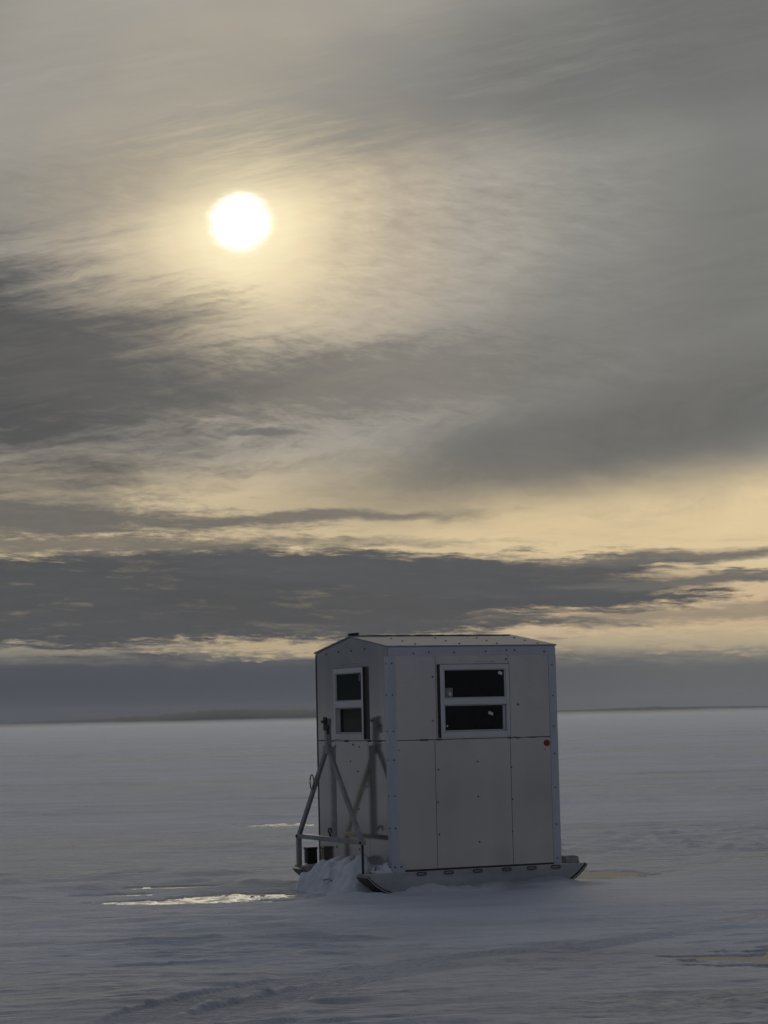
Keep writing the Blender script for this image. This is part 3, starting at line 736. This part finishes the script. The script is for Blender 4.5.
# ------------------------------------------------------------------ sky: NISHITA air under a broken cloud deck
world_ = bpy.data.worlds.new('World'); sc.world = world_; world_.use_nodes = True
nt = world_.node_tree; nt.nodes.clear(); L = nt.links.new
class S:
    def __init__(s, sock): s.k = sock
    def _m(op, a, b=None, c=None, clamp=False):
        n = nt.nodes.new('ShaderNodeMath'); n.operation = op; n.use_clamp = clamp
        for i, v in enumerate((a, b, c)):
            if v is None: continue
            if isinstance(v, S): L(v.k, n.inputs[i])
            else: n.inputs[i].default_value = float(v)
        return S(n.outputs[0])
    def __add__(a, b): return S._m('ADD', a, b)
    __radd__ = __add__
    def __sub__(a, b): return S._m('SUBTRACT', a, b)
    def __rsub__(a, b): return S._m('SUBTRACT', b, a)
    def __mul__(a, b): return S._m('MULTIPLY', a, b)
    __rmul__ = __mul__
    def __truediv__(a, b): return S._m('DIVIDE', a, b)
def sm(x, a, b, c=0., d=1.):
    r = nt.nodes.new('ShaderNodeMapRange'); r.interpolation_type = 'SMOOTHSTEP'
    inv = a > b
    if inv: a, b, c, d = b, a, d, c
    r.inputs['From Min'].default_value = a; r.inputs['From Max'].default_value = b; r.inputs['To Min'].default_value = c; r.inputs['To Max'].default_value = d
    L(x.k, r.inputs['Value']); return S(r.outputs[0])
def noise_(x, y, seed, det=5, rough=.55, dist=0.0):
    c = nt.nodes.new('ShaderNodeCombineXYZ'); L(x.k, c.inputs[0]); L(y.k, c.inputs[1]); c.inputs[2].default_value = seed
    n = nt.nodes.new('ShaderNodeTexNoise'); n.inputs['Scale'].default_value = 1; n.inputs['Detail'].default_value = det; n.inputs['Roughness'].default_value = rough; n.inputs['Distortion'].default_value = dist
    L(c.outputs[0], n.inputs['Vector']); return S(n.outputs['Fac']) - .5
def mixc(fac, a, b):
    n = nt.nodes.new('ShaderNodeMix'); n.data_type = 'RGBA'; n.clamp_factor = True
    L(fac.k, n.inputs[0])
    for v, i in ((a, 6), (b, 7)):
        if isinstance(v, tuple): n.inputs[i].default_value = (*[s2l(q) for q in v], 1)
        else: L(v, n.inputs[i])
    return n.outputs[2]
tc = nt.nodes.new('ShaderNodeTexCoord'); sp = nt.nodes.new('ShaderNodeSeparateXYZ'); L(tc.outputs['Generated'], sp.inputs[0])
dx, dy, dz = (S(sp.outputs[i]) for i in range(3))
az = S._m('ARCTAN2', dx, dy) * 1000.0; el = S._m('ARCSINE', dz) * 1000.0     # milliradians
# chart of the sky: x to the right, y downwards, 0.44 mrad per unit, tilted 1.3 degrees
X = 388.7 + 2.27 * az - .053 * el
Y = 719.5 - .052 * az - 2.314 * el
# cloud-deck wander
w1 = noise_(X * .0045, Y * .011, 1.3, 4); w2 = noise_(X * .006, Y * .014, 7.7, 4)
w3 = noise_(X * .022, Y * .06, 3.1, 5, .6)
XW = X + w1 * 80.0; YW = Y + w2 * 34.0 + w3 * 12.0
SL = X * .20 * sm(Y, 540, 380)                                   # upper fibres climb to the right
sA = noise_(X * .0036, (YW + SL) * .040, 5.5, 8, .62)            # long horizontal fibres
sB = noise_(X * .013, (Y + w3 * 10.0 + SL) * .15, 15.5, 6, .66)
streak = sA * .8 + sB * .75
ripple = noise_((X + YW * .5) * .017, (Y - X * .13 + w3 * 20.0) * .095, 9.2, 6, .62)
crink = noise_(X * .040, Y * .20, 12.4, 7, .68)
finec = noise_(XW * .030 + w3 * .5, (Y - X * .10 + w3 * 10.0) * .125, 21.7, 8, .70, .25)

ddx = X - 240.0; ddy = Y - 220.0
rs = S._m('SQRT', ddx * ddx + ddy * ddy * 1.10)
rw = rs + w1 * 60.0 * sm(rs, 40, 220) + sA * 14.0 * sm(rs, 60, 250)
cr = nt.nodes.new('ShaderNodeValToRGB'); L((rw / 2400.0).k, cr.inputs[0]); cr.color_ramp.interpolation = 'EASE'
stops = [(0, (240, 228, 195)), (40, (234, 220, 182)), (70, (224, 208, 172)), (110, (208, 193, 165)), (170, (186, 174, 155)), (250, (166, 160, 150)), (360, (144, 143, 137)), (520, (124, 125, 122)), (760, (115, 117, 118)), (1300, (100, 104, 113)), (2400, (96, 100, 110))]
er = cr.color_ramp
while len(er.elements) < len(stops): er.elements.new(.5)
for e, (p, c) in zip(er.elements, stops): e.position = p / 2400.0; e.color = (*[s2l(q) for q in c], 1)
col = cr.outputs[0]
front = sm(S._m('ABSOLUTE', X - 384.0), 2600, 900)
# pale gold clearing low in the south
ygold = sm(Y + w2 * 30.0, 430, 520) * sm(Y + w2 * 20.0, 690, 610) * front
gold_fac = ygold * sm(X, -300, 650, .80, 1.0) * sm(S._m('ABSOLUTE', X - 560.0), 2400, 500)
col = mixc(gold_fac * (1.0 + streak * .9), col, (219, 197, 156))
peach = sm(Y, 560, 600) * sm(Y, 650, 620) * sm(X, 300, 560) * front
col = mixc(peach * .55, col, (206, 176, 142))
# the veil's own fibres and ripples
def shade(col, amt):   # multiply by (1+amt)
    n = nt.nodes.new('ShaderNodeVectorMath'); n.operation = 'SCALE'; L(col, n.inputs[0]); L((1.0 + amt).k, n.inputs['Scale']); return n.outputs[0]
col = shade(col, sA * .30 + sB * .10 + ripple * .34 * (sm(S._m('ABSOLUTE', X - 520.0), 210, 60) * sm(S._m('ABSOLUTE', Y - 190.0), 80, 25) + sm(S._m('ABSOLUTE', X - 290.0), 240, 90) * sm(S._m('ABSOLUTE', Y - 370.0), 110, 40)) + finec * .62 * sm(Y, 110, 190) * sm(Y, 520, 430) * sm(X, 760, 520) * sm(rs, 40, 130) + noise_(XW * .004, YW * .009, 2.2, 4) * .25)

strand = noise_(X * .011 + w3 * 1.2, (Y + w2 * 30.0) * .085, 31.0, 7, .66) + crink * .35
def cloud_(col, c, cx, cy, rx, ry, ang, strength, soft, rag, tex, gain=1.0, holes=0.0):
    a = math.radians(ang); ca, sa = math.cos(a), math.sin(a)
    px = XW - cx; py = YW - cy
    p = (px * ca + py * sa) / rx; q = (py * ca - px * sa) / ry
    d = S._m('SQRT', p * p + q * q)
    m = sm(1.0 - d + tex * rag, -soft, soft) * strength
    if holes: m = m * (1.0 - sm(strand, .02, .30) * holes)
    n_ = nt.nodes.new('ShaderNodeVectorMath'); n_.operation = 'SCALE'; n_.inputs[0].default_value = [s2l(q) for q in c]; L((1.0 + streak * .36 + ripple * .16 * gain).k, n_.inputs['Scale'])
    return mixc(m, col, n_.outputs[0])
cloud = cloud_
G = (95, 96, 97)
col = cloud(col, (110, 111, 110), 700, 40, 420, 74, -9, .80, .45, .8, streak)
col = cloud(col, (147, 145, 140), 170, 80, 300, 62, -6, .60, .7, 1.2, streak)
col = cloud(col, (124, 122, 117), 60, 190, 230, 45, -10, .50, .6, 1.0, streak)
col = cloud(col, (117, 115, 110), 380, 376, 260, 40, -4, .74, .6, 2.7, finec * .95 + sA * .4)
col = cloud(col, (103, 103, 101), 640, 425, 330, 46, -13, .90, .62, .9, streak)
col = cloud(col, (114, 113, 110), 720, 290, 260, 80, -14, .45, .7, 1.2, streak)
col = cloud(col, (75, 77, 80), -10, 372, 205, 112, 8, .98, .55, 1.8, sA + finec * .35 + sB * .3, 1.0, .10)
col = cloud(col, (100, 99, 97), 170, 372, 180, 60, 4, .55, .7, 2.2, sA + finec * .45 + sB * .3)
col = cloud(col, (92, 92, 91), 30, 517, 260, 16, 1.0, .95, .5, 2.0, streak + crink * .6, 1.0, .3)
col = cloud(col, (110, 107, 102), 300, 516, 170, 6, -2, .85, .5, 1.6, streak)
col = cloud(col, (112, 109, 104), 20, 505, 150, 30, 2, .55, .5, 2.6, crink)
col = cloud(col, (68, 73, 79), 130, 603, 560, 48, -1.5, .98, .16, 1.3, streak + crink * .35, 1.0, .22)
col = cloud(col, (78, 81, 85), 475, 576, 245, 22, 1.5, .96, .26, 1.4, streak + crink * .3, 1.0, .22)
col = cloud(col, (100, 99, 97), 690, 559, 130, 6, -1, .9, .5, 1.6, streak)
col = cloud(col, (104, 102, 99), 700, 581, 130, 5, -2, .9, .5, 1.5, streak)
col = cloud(col, (104, 102, 100), 262, 431, 40, 3, 2, .75, .5, .8, sB)
col = cloud(col, (116, 113, 109), 190, 440, 30, 5, 10, .40, .6, 1.6, crink)
col = cloud(col, (114, 110, 104), 700, 612, 190, 9, -2, .6, .6, 2.2, crink)
col = cloud(col, (102, 99, 95), 60, 547, 230, 11, 0, .85, .6, 2.6, crink)
col = cloud(col, (120, 114, 104), 300, 545, 200, 6, -2, .5, .6, 2.6, crink)
# bank along the horizon, with crinkled bright openings in it
bank = sm(Y + streak * 60.0 + crink * 16.0 + w2 * 18.0, 622, 678) * sm(X, 420, 620, 1.0, .0)
bank2 = sm(Y + streak * 52.0 + crink * 26.0, 628, 676) * sm(X, 380, 560)
bankc = mixc(sm(X, 350, 750), (67, 74, 84), (94, 97, 99))
col = mixc(S._m('MAXIMUM', bank, bank2), col, shade(bankc, streak * .25))
op1 = sm(1.0 - S._m('SQRT', ((X - 262.0) / 130.0) * ((X - 262.0) / 130.0) + ((Y - 648.0) / 15.0) * ((Y - 648.0) / 15.0)) + crink * 3.4, .1, .9)
col = mixc(op1 * .85, col, (196, 176, 140))
op2 = sm(1.0 - S._m('SQRT', ((X - 720.0) / 240.0) * ((X - 720.0) / 240.0) + ((Y - 641.0) / 16.0) * ((Y - 641.0) / 16.0)) + crink * 3.4, .1, .9)
col = mixc(op2 * .7, col, (186, 170, 140))
col = mixc(sm(Y, 655, 705) * .8 * front, col, mixc(sm(X, 350, 750), (50, 60, 76), (92, 98, 101)))
# below the horizon (never seen past the snow) and the rest of the dome
dome = noise_(dx * 3.0, dy * 3.0, 4.4, 5) 
col = shade(col, dome * .35 * sm(rs, 900, 2000))
# sun showing through the cloud, burnt out with its close aureole
rc = rs + sB * 9.0 + crink * 5.0 + w3 * 8.0 + ddx * .04 + ddy * .05
core = sm(rc, 46, 18); core = core * core * core
glow = sm(rs, 150, 28)
def addc(col, fac, rgb):
    v = nt.nodes.new('ShaderNodeVectorMath'); v.operation = 'SCALE'; v.inputs[0].default_value = rgb; L(fac.k, v.inputs['Scale'])
    n = nt.nodes.new('ShaderNodeVectorMath'); n.operation = 'ADD'; L(col, n.inputs[0]); L(v.outputs[0], n.inputs[1]); return n.outputs[0]
col = addc(col, glow * glow, (.15, .122, .075))
col = addc(col, core, (1.6, 1.55, 1.4))
# the clouds let a little clear air through
sky = nt.nodes.new('ShaderNodeTexSky'); sky.sky_type = 'NISHITA'; sky.sun_disc = False; sky.sun_elevation = SUN_EL; sky.sun_rotation = SUN_AZ; sky.air_density = 1.0; sky.dust_density = 1.5
CLOUD_GAIN = 1.0
sc1 = nt.nodes.new('ShaderNodeVectorMath'); sc1.operation = 'SCALE'; L(col, sc1.inputs[0]); sc1.inputs['Scale'].default_value = CLOUD_GAIN / .10
mx = nt.nodes.new('ShaderNodeMix'); mx.data_type = 'RGBA'; mx.inputs[0].default_value = .002; L(sc1.outputs[0], mx.inputs[6]); L(sky.outputs[0], mx.inputs[7])
bgn = nt.nodes.new('ShaderNodeBackground'); bgn.inputs['Strength'].default_value = .10; L(mx.outputs[2], bgn.inputs['Color'])
wo = nt.nodes.new('ShaderNodeOutputWorld'); L(bgn.outputs[0], wo.inputs['Surface'])
world_.cycles.sampling_method = 'MANUAL'; world_.cycles.sample_map_resolution = 2048

# ------------------------------------------------------------------ sun lamp through the cloud
sd = bpy.data.lights.new('sun', 'SUN'); sd.energy = .72; sd.angle = math.radians(45); sd.color = (1.0, .90, .72)
so = bpy.data.objects.new('sun', sd); COL.objects.link(so)
sv = Vector((math.sin(SUN_AZ) * math.cos(SUN_EL), math.cos(SUN_AZ) * math.cos(SUN_EL), math.sin(SUN_EL)))
so.rotation_euler = sv.to_track_quat('Z', 'Y').to_euler(); so.location = sv * 50

# ------------------------------------------------------------------ camera
cd = bpy.data.cameras.new('camera'); cam = bpy.data.objects.new('camera', cd); COL.objects.link(cam); sc.camera = cam
cd.sensor_fit = 'VERTICAL'; cd.sensor_height = 36.0; cd.lens = F_PX * 36.0 / 1024.0; cd.clip_start = .1; cd.clip_end = 30000
fw = Vector((0, math.cos(PITCH), math.sin(PITCH))); up0 = Vector((0, -math.sin(PITCH), math.cos(PITCH))); r0 = Vector((1, 0, 0))
Rv = math.cos(ROLL) * r0 - math.sin(ROLL) * up0; Uv = math.cos(ROLL) * up0 + math.sin(ROLL) * r0
mw = Matrix(((Rv.x, Uv.x, -fw.x, 0), (Rv.y, Uv.y, -fw.y, 0), (Rv.z, Uv.z, -fw.z, EYE), (0, 0, 0, 1)))
cam.matrix_world = mw

# ------------------------------------------------------------------ view
vs = sc.view_settings; vs.view_transform = 'Standard'; vs.look = 'None'; vs.exposure = 0; vs.gamma = 1; vs.use_curve_mapping = False
sc.display_settings.display_device = 'sRGB'
sc.render.engine = 'CYCLES'
sc.cycles.use_denoising = True
try: sc.cycles.denoiser = 'OPENIMAGEDENOISE'
except Exception: pass
sc.cycles.max_bounces = 6; sc.cycles.volume_bounces = 1; sc.cycles.transparent_max_bounces = 12
